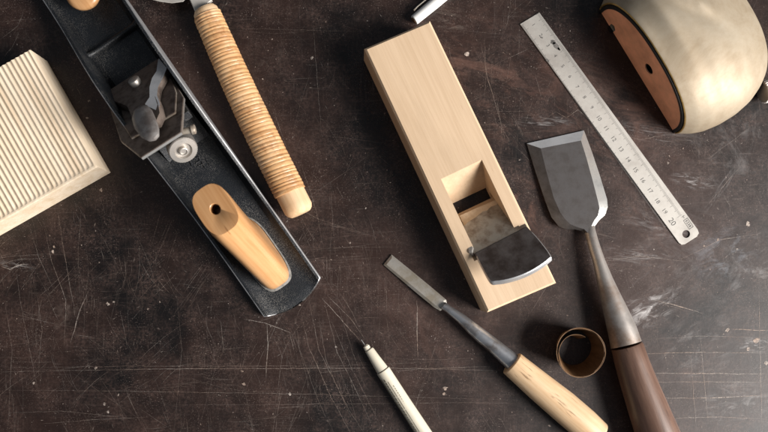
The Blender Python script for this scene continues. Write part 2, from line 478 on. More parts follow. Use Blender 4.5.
# ------------------------------------------------------------------ the table top with its scratches
def build_table():
    bm = bmesh.new()
    wl = bm.verts.layers.float.new("wear")
    x0, x1, y0, y1, t = -0.62, 0.62, -0.42, 0.42, 0.03
    loft(bm, [[Vector((a, b, z)) for a, b in ((x0, y0), (x1, y0), (x1, y1), (x0, y1))] for z in (-t, 0)])
    rnd = random.Random(11)

    def ribbon(pts, w, k, z):
        """pts are table positions in metres; w full width; k strength"""
        n = len(pts); prev = None
        for i, p in enumerate(pts):
            d = (pts[min(i+1, n-1)] - pts[max(i-1, 0)]).normalized()
            s = Vector((-d.y, d.x))
            u = i/(n-1)
            ww = w*(0.35 + 0.65*math.sin(PI*min(1, max(0.0, u))))*(0.75+0.5*rnd.random())*0.5
            a = bm.verts.new((p.x + s.x*ww, p.y + s.y*ww, z)); b = bm.verts.new((p.x - s.x*ww, p.y - s.y*ww, z))
            kk = k*(0.45+0.55*math.sin(PI*u)**0.5 if 0 < u < 1 else 0.0)*(0.6+0.4*rnd.random())
            a[wl] = kk; b[wl] = kk
            if prev:
                f = bm.faces.new((prev[0], prev[1], b, a)); f.material_index = 1
            prev = (a, b)
    def px(*pp): return [Vector((wx(a), wy(b))) for a, b in pp]
    def dense(pts, step=0.004, jit=0.00015):
        out = [pts[0]]
        for a, b in zip(pts, pts[1:]):
            n = max(1, int((b-a).length/step))
            for i in range(1, n+1):
                q = a.lerp(b, i/n); out.append(q + Vector((rnd.gauss(0, jit), rnd.gauss(0, jit))))
        return out
    zc = [0.00010]
    def Z():
        zc[0] += 1.5e-8*1000
        if zc[0] > 0.00035: zc[0] = 0.0001
        return zc[0]
    # scratches one can see in the photograph: (polyline, width mm, strength)
    seen = [
        ([(-5, 372), (150, 369), (390, 368), (565, 372)], .5, .55), ([(-5, 368), (120, 366), (330, 366), (480, 360)], .4, .35),
        ([(0, 390), (120, 391), (300, 394), (520, 400)], .45, .38), ([(40, 424), (90, 420), (150, 417)], .5, .4),
        ([(0, 413), (60, 411), (140, 419)], .35, .3), ([(160, 405), (330, 404), (520, 402)], .4, .28),
        ([(417, 298), (417, 330), (418, 360)], .8, .75), ([(267, 322), (268, 345), (266, 378)], 1.0, .6),
        ([(301, 312), (308, 345), (330, 395), (352, 436)], .6, .5), ([(309, 300), (319, 350), (350, 412), (366, 436)], .5, .5),
        ([(318, 312), (326, 360), (352, 420)], .45, .42), ([(324, 300), (337, 352), (356, 390), (372, 425)], .5, .45),
        ([(330, 318), (350, 365), (378, 420)], .4, .4), ([(336, 300), (352, 350), (366, 390)], .4, .32),
        ([(295, 315), (300, 350), (318, 400), (335, 436)], .4, .32), ([(243, 319), (265, 323), (294, 334)], .8, .6),
        ([(320, 296), (340, 318), (362, 343)], .8, .6), ([(326, 294), (350, 318), (366, 340)], .6, .45),
        ([(337, 288), (352, 312), (364, 338)], .45, .4),
        ([(58, 210), (62, 240), (70, 285), (76, 320)], .6, .5), ([(44, 225), (52, 262), (66, 300), (64, 350)], .55, .5),
        ([(30, 228), (40, 260), (54, 290)], .5, .4), ([(82, 205), (78, 250), (80, 300)], .4, .3),
        ([(90, 288), (80, 310), (70, 345)], 1.0, .55), ([(16, 270), (22, 310), (32, 360), (40, 400)], .5, .4),
        ([(5, 300), (12, 350), (8, 432)], .45, .4), ([(36, 288), (42, 330), (38, 380)], .45, .35),
        ([(130, 220), (150, 265), (160, 300)], .35, .25), ([(176, 290), (182, 350), (174, 432)], .35, .3),
        ([(220, 318), (224, 350), (218, 362)], .5, .4), ([(120, 310), (128, 350)], .4, .3),
        ([(612, 355), (690, 352), (768, 353)], .6, .8), ([(650, 373), (768, 374)], .7, 1), ([(655, 382), (770, 382)], .55, .8),
        ([(660, 398), (710, 398), (770, 395)], .7, 1), ([(668, 418), (720, 417), (770, 419)], .55, .8), ([(730, 329), (775, 331)], .9, 1),
        ([(759, 288), (760, 360), (762, 432)], .6, .8), ([(700, 330), (704, 380), (708, 425)], .5, .7), ([(655, 300), (690, 309), (704, 314)], .9, 1), ([(690, 350), (694, 400), (697, 432)], .4, .7), ([(640, 340), (700, 336), (768, 338)], .4, .6), ([(675, 262), (720, 240), (766, 232)], .5, .7), ([(600, 262), (640, 256), (690, 262)], .5, .6),
        ([(560, 372), (610, 374), (648, 375)], .35, .3), ([(570, 396), (640, 395)], .35, .28),
        ([(505, 60), (530, 48)], .5, .45), ([(480, 40), (488, 80), (500, 120), (505, 142)], .5, .5), ([(484, 34), (486, 70), (484, 105)], .4, .4),
        ([(495, 90), (500, 120), (503, 146)], .4, .35), ([(512, 55), (490, 68), (470, 74)], .35, .3),
        ([(524, 355), (534, 330), (548, 312)], .35, .3), ([(386, 372), (420, 369), (500, 366)], .5, .5),
        ([(384, 358), (440, 360), (500, 356)], .35, .3), ([(440, 402), (520, 404)], .35, .3),
        ([(225, 28), (300, 30), (384, 32)], .35, .28), ([(312, 5), (318, 90), (322, 140)], .4, .3), ([(355, 10), (350, 90)], .3, .2),
        ([(262, 190), (320, 220), (380, 238)], .4, .4), ([(318, 222), (372, 236)], .35, .35), ([(300, 160), (316, 210), (324, 250)], .4, .35),
        ([(330, 180), (334, 240)], .35, .3), ([(0, 40), (18, 26), (25, 8)], .6, .4), ([(0, 62), (12, 48), (20, 30)], .5, .35), ([(0, 22), (40, 18)], .4, .3),
        ([(522, 70), (600, 60)], .3, .2), ([(700, 165), (760, 120)], .4, .3), ([(722, 150), (735, 250)], .35, .25),
        ([(544, 120), (556, 112), (566, 118), (578, 110), (590, 121), (602, 116)], .5, .5),
        ([(0, 266), (10, 269), (22, 264), (30, 265)], 1.0, .8), ([(150, 300), (172, 278), (180, 270)], .4, .3),
        ([(610, 130), (640, 140), (672, 134)], .5, .45), ([(652, 300), (690, 312)], .5, .4), ([(705, 208), (730, 178), (745, 160)], .5, .4),
    ]
    for pp, w, k in seen: ribbon(dense(px(*pp)), w*1.0e-3*0.66, min(1, k*1.0), Z())
    # fine wear: long faint cuts and short nicks, mostly along two directions
    def rp(): return Vector((rnd.uniform(wx(-40), wx(800)), rnd.uniform(wy(460), wy(-40))))
    for i in range(1900):
        c = rp()
        left = c.x < 0.05
        a = rnd.choice([rnd.gauss(R(88), R(12)), rnd.gauss(R(-62), R(9)), rnd.gauss(0, R(3)), rnd.uniform(0, PI)])
        L = rnd.lognormvariate(math.log(0.016), 0.8)
        L = min(L, 0.12)
        d = Vector((math.cos(a), math.sin(a)))
        cv = Vector((-d.y, d.x))*rnd.gauss(0, 0.03)*L
        pts = [c + d*L*(u-0.5) + cv*(1-(2*u-1)**2) for u in (0, .2, .4, .6, .8, 1)]
        ribbon(pts, rnd.uniform(0.00009, 0.00026), rnd.uniform(0.05, 0.30)*(1.0 if left else 0.9), Z())
    for i in range(900):
        c = rp(); a = rnd.uniform(0, PI); L = rnd.uniform(0.001, 0.005)
        d = Vector((math.cos(a), math.sin(a)))
        ribbon([c - d*L/2, c + Vector((rnd.gauss(0, .0002), rnd.gauss(0, .0002))), c + d*L/2], rnd.uniform(0.0002, 0.0005), rnd.uniform(0.2, 0.7), Z())
    # the lower left is scored far more densely, in loose bundles of curving cuts
    for b in range(100):
        c0 = Vector((rnd.uniform(wx(-20), wx(400)), rnd.uniform(wy(440), wy(190)))) if b < 68 else Vector((rnd.uniform(wx(400), wx(790)), rnd.uniform(wy(440), wy(-10))))
        a0 = rnd.choice([rnd.gauss(R(95), R(14)), rnd.gauss(R(-68), R(10)), rnd.gauss(R(80), R(20)), rnd.gauss(R(2), R(6)), rnd.gauss(R(55), R(12))])
        bend = rnd.gauss(0, .07)
        for i in range(rnd.randint(4, 13)):
            a = a0 + rnd.gauss(0, R(4)); L = min(.10, rnd.lognormvariate(math.log(.022), .6))
            d = Vector((math.cos(a), math.sin(a))); q = Vector((-d.y, d.x))
            c = c0 + q*rnd.gauss(0, .006) + d*rnd.gauss(0, .012)
            pts = [c + d*L*(u-0.5) + q*bend*L*(1-(2*u-1)**2) for u in (0, .2, .4, .6, .8, 1)]
            ribbon(pts, rnd.uniform(.00008, .00024), rnd.uniform(.10, .42), Z())
    # specks and chips of pale dust
    def chip(c, r, k, sides=7, el=1.0, an=0):
        z = Z(); vs = []
        for j in range(sides):
            t = 2*PI*j/sides; q = r*rnd.uniform(0.55, 1.25)
            v = Vector((math.cos(t)*q*el, math.sin(t)*q)); v.rotate(Matrix.Rotation(an, 2))
            b = bm.verts.new((c.x+v.x, c.y+v.y, z)); b[wl] = k; vs.append(b)
        f = bm.faces.new(vs); f.material_index = 1
    for i in range(2600):
        chip(rp(), min(0.0009, rnd.lognormvariate(math.log(0.00016), 0.5)), rnd.uniform(0.2, 0.9), 6, rnd.uniform(1, 2.2), rnd.uniform(0, PI))
    for x, y, r, k in ((300, 305, .9, .9), (108, 304, 1.6, .8), (114, 302, 1, .7), (748, 224, 2.1, 1), (757, 340, 3.0, .9), (727, 330, 1.8, .9), (748, 349, 1.8, .9), (766, 363, 2, .9),
                       (89, 101, 1.2, .9), (467, 54, 2.2, 1), (570, 31, .7, 1), (312, 58, 1.5, .9), (290, 394, 1.6, .9), (336, 347, 1, .9), (101, 190, 1.6, .9), (445, 388, 2.2, .8), (444, 394, 1.6, .7),
                       (53, 252, 1.6, .9), (54, 247, 1.2, .8), (242, 371, 1.2, .8), (244, 384, 1.6, .8), (668, 163, 1.2, .8), (718, 240, 1.3, .8), (704, 246, 1.0, .7), (737, 249, 1.0, .8), (34, 383, 1.2, .8),
                       (96, 368, 1.2, .7), (350, 243, .9, .8), (366, 208, .9, .8), (160, 302, .8, .7), (148, 309, 1.0, .7), (105, 404, 1.5, .7), (108, 412, 1.2, .7), (60, 140, 1.0, .7), (87, 118, 1, .6)):
        chip(Vector((wx(x), wy(y))), r*S, k, 9, 1.25, rnd.uniform(0, PI))
    o = finish("tabletop", bm, [M_TABLE, M_WEAR], smooth=20)
    props(o, "dark brown worn tabletop covered in pale scratches and scuffs", "tabletop", kind="structure")
build_table()

# ------------------------------------------------------------------ grooved pine block
def build_grooved_block():
    zt = 0.033
    fr = Frame((30, 49.5), (97, 167), zt)          # x along the grooves, y towards image right
    L = fr.l(97, 167, zt).x
    wid = 0.150; amp = 0.00095; pitch = 0.00385
    bm = bmesh.new()
    ny = 560; nx = 90
    rnd = random.Random(3)
    ph = 0.25
    def prof(x, y):
        c = math.cos(2*PI*(y/pitch + ph))             # 1 on a ridge, -1 in a groove
        g = 0.5 - 0.5*c
        e = min(1.0, max(0.0, (L - .0022 - x)/.0030))
        return -0.00085*g**0.8*e**0.6 - .0004*max(0, 1-(L-x)/.0012)**2 - .0008*max(0, 1-(-y)/.0016)**2
    rows = []
    for i in range(nx+1):
        x = L*(1-(1-i/nx)**2); row = []
        for j in range(ny+1):
            y = -wid + wid*j/ny
            row.append(bm.verts.new((x, y, zt + prof(x, y) + 0.00012*mnoise.noise((x*300, y*300, 0)))))
        rows.append(row)
    for i in range(nx):
        for j in range(ny): bm.faces.new((rows[i][j], rows[i+1][j], rows[i+1][j+1], rows[i][j+1]))
    # sides down to the table
    def skirt(vs):
        lo = [bm.verts.new((v.co.x, v.co.y, 0.0003)) for v in vs]
        for a, b, c, d in zip(vs, vs[1:], lo, lo[1:]): bm.faces.new((a, b, d, c))
    skirt(rows[0]); skirt(rows[-1]); skirt([r[0] for r in rows]); skirt([r[-1] for r in rows])
    o = finish("grooved_block", bm, M_PINE, smooth=50, fr=fr)
    props(o, "pale pine block with parallel grooves cut along its top, beside the black plane", "wood block")
build_grooved_block()

# ------------------------------------------------------------------ iron bench plane
def build_bench_plane():
    fr = Frame((81.7, -7.1), (293, 297), 0.0)          # x towards the heel
    XH = fr.l(293, 297, 0).x
    def X(px): return XH - px*S                         # px measured from the heel towards the toe
    root = thing("bench_plane", fr, "black iron bench plane with wooden handles lying beside the grooved block", "hand plane")
    Wd = 68*S/2; T = 0.0022; fl = 0.0045
    prof = [(0, .0085), (30, .0088), (60, .0098), (90, .012), (120, .017), (150, .026), (180, .036), (210, .044), (240, .048), (265, .0465),
            (290, .040), (315, .030), (340, .021), (365, .0155), (390, .013), (430, .012), (470, .011)]
    def hc(d):
        for (a, ha), (b, hb) in zip(prof, prof[1:]):
            if a <= d <= b:
                u = (d-a)/(b-a); return ha + (hb-ha)*u
        return prof[-1][1]
    bm = bmesh.new()
    rings = []
    ds = [0, .8, 4, 8, 14, 20] + list(range(30, 475, 8))
    fl_y = [-1, -.75, -.5, -.25, 0, .25, .5, .75, 1]
    for d in ds:
        h = hc(d)
        if d == 0: h -= 0.0008
        inn = Wd - T
        sl = 0.0055 if h < 0.02 else 0.0055
        pts = [(-Wd, 0.0002), (-Wd, h-.0006), (-Wd+.0008, h), (-inn+.0006, h), (-inn, h-.0006), (-inn+sl*.45, fl+.0035 if h > .011 else fl+.002), ]
        floor = inn - sl
        pts += [(y*floor, fl if d > 2 else fl-.0006) for y in fl_y]
        pts += [(inn-sl*.45, fl+.0035 if h > .011 else fl+.002), (inn, h-.0006), (inn-.0006, h), (Wd-.0008, h), (Wd, h-.0006), (Wd, 0.0002)]
        pts += [(y*Wd, 0.0002) for y in (.75, .5, .25, 0, -.25, -.5, -.75)]
        fade = max(0, 1 - d/40)
        rings.append([Vector((X(d) + 9.5*S*fade*(1-(y/Wd)**2), y, z)) for y, z in pts])
    vs = loft(bm, rings)
    bm.faces.ensure_lookup_table()
    for f in bm.faces:
        c = f.calc_center_median(); nz = f.normal
        f.normal_update()
        if abs(abs(c.y) - Wd) < 0.0010 or abs(c.y) > Wd - T + .0004: f.material_index = 1
        if len(f.verts) > 8 or (c.z > .003 and max(abs(v.co.x - X(0) - 9.5*S*(1-(v.co.y/Wd)**2)) for v in f.verts) < .0013): f.material_index = 1
    finish("sole_casting", bm, [M_JAPAN, M_CHEEK], root, 40)
    # raised cross rib in front of the mouth
    bm = bmesh.new()
    a = fr.l(83, 58, .010); b = fr.l(137, 22, .010)
    xm = (a.x+b.x)/2
    inn = Wd - T - 0.0008
    rings = []
    for y in [(-inn) + 2*inn*i/14 for i in range(15)]:
        rr = 0.0022 + 0.003*max(0, abs(y)/inn - .75)
        rings.append([Vector((xm + rr*1.3*math.cos(t), y, fl - .0005 + (.0055 + 2*max(0, abs(y)/inn-.8)*.01)*max(0, math.sin(t)) )) for t in [PI*k/8 for k in range(9)]])
    loft(bm, rings)
    finish("cross_rib", bm, M_JAPAN, root, 60)
    # 45 degree bed: u up the slope, v across, n out of it
    c45 = math.sqrt(.5)
    xe = X(266)
    def B(u, v, n): return Vector((xe + (u - n)*c45, v, (u + n)*c45))
    nb = Vector((-c45, 0, c45))
    # frog casting under the blade
    bm = bmesh.new()
    for y0, y1 in ((-.0195, .0195),):
        side = [B(.004, 0, -.0008), B(.084, 0, -.0008), B(.082, 0, -.008), Vector((X(212), 0, .030)), Vector((X(200), 0, .016)), Vector((X(178), 0, fl-.001)), Vector((X(262), 0, fl-.001))]
        loft(bm, [[Vector((p.x, y, p.z)) for p in side] for y in (y0, y0+.001, y1-.001, y1)])
    finish("frog", bm, M_JAPAN, root, 30, bevel=.0012)
    # blade with clipped top corners
    p_bl = B(0, 0, 0.003)
    pts = [(183.5, 97), (181, 132), (141, 157.5), (120.5, 141), (111, 112)]
    top = [fr.h(px, py, p_bl, nb) for px, py in pts]
    # carry the two long edges straight down to the mouth
    vmin = top[4].y; vmax = top[0].y
    top = [B(.004, vmax, .003)] + top[:] + [B(.004, vmin, .003)]
    bm = bmesh.new(); slab(bm, top, nb, .0028, .0005)
    bm.normal_update()
    bm.faces.ensure_lookup_table()
    for f in bm.faces:
        if f.normal.dot(nb) < 0.8 and f.normal.dot(nb) > -0.5: f.material_index = 1
    finish("blade", bm, [M_BROWNSTEEL, M_STEEL], root, 25)
    # chip breaker: a narrower plate on the blade with an edge line of its own
    p_cb = B(0, 0, 0.0052)
    pts = [(172, 80), (176, 92), (175, 112), (160, 121), (131, 138), (121, 122), (114, 104)]
    pl = [fr.h(px, py, p_cb, nb) for px, py in pts]
    pl = [B(.010, pl[0].y, .0052)] + pl + [B(.010, pl[-1].y, .0052)]
    bm = bmesh.new(); slab(bm, pl, nb, .0020, .0005)
    bm.normal_update()
    for f in bm.faces:
        if -0.5 < f.normal.dot(nb) < 0.8: f.material_index = 1
    finish("chip_breaker", bm, [M_BROWNSTEEL, M_GREYSTEEL], root, 25)
    # lever cap: wide nose, concave shoulders, narrow waist
    p_lc = B(0, 0, 0.0115)
    pts = [(105.5, 92), (158.5, 57.5), (166, 67), (162.5, 77), (157.5, 86), (156, 95), (159, 102), (161, 112), (157, 121), (143, 129), (132, 123), (129, 113), (126, 107), (120, 104.5), (113, 102), (107.5, 98)]
    top = [fr.h(px, py, p_lc, nb) for px, py in pts]
    bm = bmesh.new()
    in1 = inset(top, .0011)
    rings = [[p - nb*.0058 for p in top], [p - nb*.0026 for p in top], in1]
    vs = loft(bm, rings)
    finish("lever_cap", bm, [M_BROWNSTEEL], root, 30)
    # ground bevel on the cap's right flank, window reflection put into its pale colour
    bm = bmesh.new()
    outer = [(159, 58.5), (166.8, 68), (163, 77.5), (158, 87), (157, 95), (160, 104), (158, 111)]
    inner = [(158, 60), (156.5, 71), (152, 78), (149.5, 87), (149.5, 97), (145, 104), (147, 106)]
    po = [fr.h(x, y, B(0, 0, .0112), nb) for x, y in outer]; pi = [fr.h(x, y, B(0, 0, .0128), nb) for x, y in inner]
    vo = [bm.verts.new(p) for p in po]; vi = [bm.verts.new(p) for p in pi]; vb = [bm.verts.new(p - nb*.003) for p in po]
    vc = [bm.verts.new(p - nb*.0045) for p in pi]
    for i in range(len(po)-1):
        bm.faces.new((vo[i], vo[i+1], vi[i+1], vi[i])); bm.faces.new((vb[i], vb[i+1], vo[i+1], vo[i])).material_index = 1; bm.faces.new((vi[i], vi[i+1], vc[i+1], vc[i]))
    finish("cap_bevel", bm, [M_FLANK, M_BROWNSTEEL], root, 30)
    # cap screw
    bm = bmesh.new()
    c = fr.h(132.5, 79, B(0, 0, .0165), nb)
    r = 6.0*S
    loft(bm, [ring(c - nb*.006, nb, r*.95, 24, up=Vector((0, 1, 0))), ring(c - nb*.0012, nb, r, 24, up=Vector((0, 1, 0))), ring(c - nb*.0004, nb, r*.9, 24, up=Vector((0, 1, 0))), ring(c, nb, r*.6, 24, up=Vector((0, 1, 0)))])
    finish("cap_screw", bm, M_NUT, root, 40)
    # cam lever: thumb-shaped plate standing a little off the cap
    bm = bmesh.new()
    nl = Vector((-math.sin(R(32)), 0, math.cos(R(32))))
    p_lv = B(.094, 0, .0185)
    pts = [(131, 118), (133, 110), (139, 105), (146, 104), (150, 108), (154, 117), (157, 127), (157, 133), (153, 137.5), (147, 139), (140, 136), (134, 128)]
    top = [fr.h(px, py, p_lv, nl) for px, py in pts]
    rings = [inset([p - nl*.0045 for p in top], .001), [p - nl*.003 for p in top], [p - nl*.001 for p in top], [p for p in inset(top, .0010)], [p + nl*.0010 for p in inset(top, .0030)], [p + nl*.0014 for p in inset(top, .0042)]]
    loft(bm, rings)
    finish("cam_lever", bm, M_LEVER, root, 40)
    # depth adjusting wheel
    ax = Vector((math.cos(R(42)), -.05, math.sin(R(42)))).normalized()
    c = fr.l(183.5, 151, .045)
    Rw = 14.5*S*.93
    bm = bmesh.new()
    up = Vector((0, 1, 0))
    rr = []
    nn = 72
    def kn(c_, r_, amp=0.0):
        q = ring(c_, ax, 1.0, nn, up=up)
        return [c_ + (p - c_)*(r_ + (amp if i % 2 else 0)) for i, p in enumerate(q)]
    rr = [kn(c - ax*.0105, Rw*.55), kn(c - ax*.0100, Rw*.92), kn(c - ax*.0095, Rw, .0003), kn(c - ax*.0010, Rw, .0003), kn(c - ax*.0002, Rw*.95), kn(c, Rw*.62), kn(c - ax*.002, Rw*.55), kn(c - ax*.002, Rw*.30), kn(c + ax*.0010, Rw*.29), kn(c + ax*.0012, Rw*.24), kn(c + ax*.0003, Rw*.22), kn(c + ax*.0003, Rw*.12)]
    loft(bm, rr)
    finish("adjusting_wheel", bm, M_NUT, root, 40)
    bm = bmesh.new()
    loft(bm, [ring(c - ax*.030, ax, .003, 16, up=up), ring(c - ax*.009, ax, .003, 16, up=up)])
    finish("adjusting_screw", bm, M_STEEL, root, 40)
    # lateral lever
    bm = bmesh.new()
    a = fr.l(180, 132, .055); b = fr.l(195.5, 129, .055)
    d = (b - a)
    rod_r = .0032
    ax2 = d.normalized()
    loft(bm, [ring(a, ax2, rod_r*.7, 16, .0018), ring(a.lerp(b, .7), ax2, rod_r*.8, 16, .002), ring(a.lerp(b, .75), ax2, rod_r*1.15, 16, .0035), ring(b - ax2*.0006, ax2, rod_r*1.15, 16, .0035), ring(b, ax2, rod_r*.9, 16, .003)])
    finish("lateral_lever", bm, M_GREYSTEEL, root, 40)
    # raised casting marks on the bed behind the wheel (illegible in the photograph)
    bm = bmesh.new()
    for (ax_, ay_), (bx_, by_) in (((189, 158), (192, 166)), ((194, 158), (199, 157)), ((199, 157), (200, 161)), ((200, 161), (196, 163)), ((202, 162), (205, 168)), ((198, 166), (203, 164)), ((206, 160), (210, 165))):
        p, q = fr.l(ax_, ay_, fl), fr.l(bx_, by_, fl)
        d = (q-p).normalized()
        loft(bm, [ring(p, d, .0006, 8, .0007), ring(q, d, .0006, 8, .0007)])
    finish("casting_marks", bm, M_JAPAN, root, 50)
    # rear handle
    bm = bmesh.new()
    off = fr.l(277, 283, .006).y*0.5
    st = [(.0042, -55, 38, 16.2, 3.6), (.0060, -55, 39, 16.6, 3.6), (.0110, -56, 39, 16.4, 3.5), (.0150, -55.5, 36, 16.0, 3.4), (.022, -55, 30.5, 15.9, 3.3), (.034, -60.5, 27, 16.0, 3.2), (.048, -69, 25, 16.0, 3.1),
          (.062, -78.5, 24, 16.1, 3.0), (.074, -87, 23.5, 16.3, 3.0), (.082, -93.5, 23.8, 16.5, 3.0), (.0868, -97, 23.4, 16.1, 3.0), (.0885, -97.5, 22.4, 15.3, 3.1)]
    nn = 40
    rings = []
    for z, cx, hl, hw, pw in st:
        tilt = .0035*min(1, max(0, (z-.05)/.04))
        rg = []
        for i in range(nn):
            t = 2*PI*i/nn
            ct, st_ = math.cos(t), math.sin(t); e = 2/pw
            dx = hl*S*math.copysign(abs(ct)**e, ct); dy = hw*S*math.copysign(abs(st_)**e, st_)
            if dx < 0 and z < .03: dy *= 1 - .25*(dx/(hl*S))**4
            rg.append(Vector((XH + cx*S + dx, off + dy, z + tilt*(dx/(hl*S)))))
        rings.append(rg)
    tilt = .0035
    hx, hr = XH - 97.5*S, 4.3*S
    hole = lambda r, z: [Vector((hx + r*1.15*math.cos(2*PI*i/nn), off + r*math.sin(2*PI*i/nn), z + tilt*(r*math.cos(2*PI*i/nn))/(22*S))) for i in range(nn)]
    rings += [hole(hr*1.12, .0886), hole(hr, .0882), hole(hr, .072)]
    loft(bm, rings)
    h = finish("handle", bm, M_TOTE, root, 40)
    bm = bmesh.new()
    loft(bm, [hole(hr*.97, .0735), hole(hr*.97, .0755), hole(hr*.5, .0765)])
    finish("handle_nut", bm, M_DARKSTEEL, h, 40)
    # pale filler line round the foot of the handle
    bm = bmesh.new()
    base = rings[0]
    grow = lambda k, z: [Vector((XH - 58*S + (p.x - XH + 58*S)*k, off + (p.y - off)*(k+.06), z)) for p in base]
    loft(bm, [grow(1.08, fl+.0002), grow(1.06, fl+.0014), grow(1.00, fl+.0018)], False, False)
    finish("handle_socket", bm, M_DUST, root, 50)
    # front knob
    bm = bmesh.new()
    c = fr.l(81.5, -8.5, .021)
    rings = []
    for z, r in ((fl, .0078), (.007, .0075), (.010, .0072), (.0125, .0100), (.0155, .0130), (.018, .0136), (.0202, .0130), (.0216, .0105), (.0222, .006)):
        rings.append([Vector((c.x + r*math.cos(2*PI*i/32), c.y + r*math.sin(2*PI*i/32), z)) for i in range(32)])
    loft(bm, rings)
    finish("knob", bm, M_TOTE, root, 50)
build_bench_plane()

# ------------------------------------------------------------------ pull saw with rattan handle
def build_saw():
    zc = 0.0125
    fr = Frame((204, 8), (300, 213), zc)
    root = thing("pull_saw", fr, "hand saw whose rattan wrapped handle lies against the black plane, blade out of frame", "saw")
    # centre line and half widths (photograph pixels) from the neck end to the butt
    a = fr.l(204.5, 9, zc); b = fr.l(301, 214, zc)
    L = (b - a).length
    def rad(u): return (13.6 + 2.0*u + 0.9*math.sin(PI*u))*S*0.98
    def bow(u): return 2.2*S*math.sin(PI*u)
    # bare wooden core, visible at both ends
    bm = bmesh.new()
    rings = []
    for u in [0, .004, .012, .03, .1, .5, .83, .86, .90, .95, .975, .99, .997, 1.0]:
        r = rad(u) - .0007
        if u < .012: r *= .86 + .10*u/.012
        if u > .97: r *= 1 - .32*((u-.97)/.03)**2.4
        c = a.lerp(b, u) + Vector((0, -bow(u), 0))
        rings.append(ring(c, (1, 0, 0), r, 36, r*.86))
    loft(bm, rings)
    finish("handle_core", bm, M_BARE, root, 45)
    bm = bmesh.new()
    sl = bm.verts.layers.float.new("seam")
    turns = 50; per = 9; na = 40
    rows = []
    rnd = random.Random(5)
    u0, u1 = .028, .895
    tj = [rnd.gauss(0, .3) for _ in range(turns+3)]
    for i in range(turns*per+1):
        s = i/per
        row = []
        for j in range(na):
            th = 2*PI*j/na
            ss = s + j/na*0.9 - 0.45          # helical wrap
            k = math.floor(ss); f = ss - k
            hgt = math.sin(PI*f)**0.55 if 0 < f < 1 else 0
            u = u0 + (u1-u0)*(s + .13*math.sin(s*1.9) + .15*math.sin(s*.71+2) + .06*math.sin(s*4.7))/turns
            u = min(max(u, u0), u1)
            r = rad(u) + .00068*hgt - .0002 + .00015*tj[k % len(tj)]
            c = a.lerp(b, u) + Vector((0, -bow(u), 0))
            v = bm.verts.new((c.x + .0006*math.sin(th+1.0), c.y + r*math.cos(th), c.z + r*.86*math.sin(th)))
            v[sl] = max(0, 1 - hgt*1.25)*0.9 + 0.25*max(0, tj[k % len(tj)]*4)*0.5
            row.append(v)
        rows.append(row)
    for p, q in zip(rows, rows[1:]):
        for j in range(na): bm.faces.new((p[j], p[(j+1) % na], q[(j+1) % na], q[j]))
    for end, sg in ((rows[0], 1), (rows[-1], -1)):
        cc = sum((v.co for v in end), Vector())/na
        inn = [bm.verts.new(cc + (v.co-cc)*.9) for v in end]
        for j in range(na):
            bm.faces.new((end[j], end[(j+1) % na], inn[(j+1) % na], inn[j]))
    finish("rattan_wrap", bm, M_RATTAN, root, 60)
    # steel neck and blade
    bm = bmesh.new()
    z0 = .0145
    pts = [(188, -4), (196, 14), (203, 10), (208, 3), (212, 0), (208, -10), (190, -30), (180, -20)]
    slab(bm, [fr.l(x, y, z0) for x, y in pts], (0, 0, 1), .004, .0006)
    finish("neck", bm, M_RULE, root, 30)
    bm = bmesh.new()
    pts = [(150, -1), (160, 1.5), (172, 3.0), (183, 1.5), (190, -6), (190, -60), (20, -260), (-35, -235)]
    slab(bm, [fr.l(x, y, .012) for x, y in pts], (0, 0, 1), .0009, .0002)
    finish("blade", bm, M_RULE, root, 30)
build_saw()

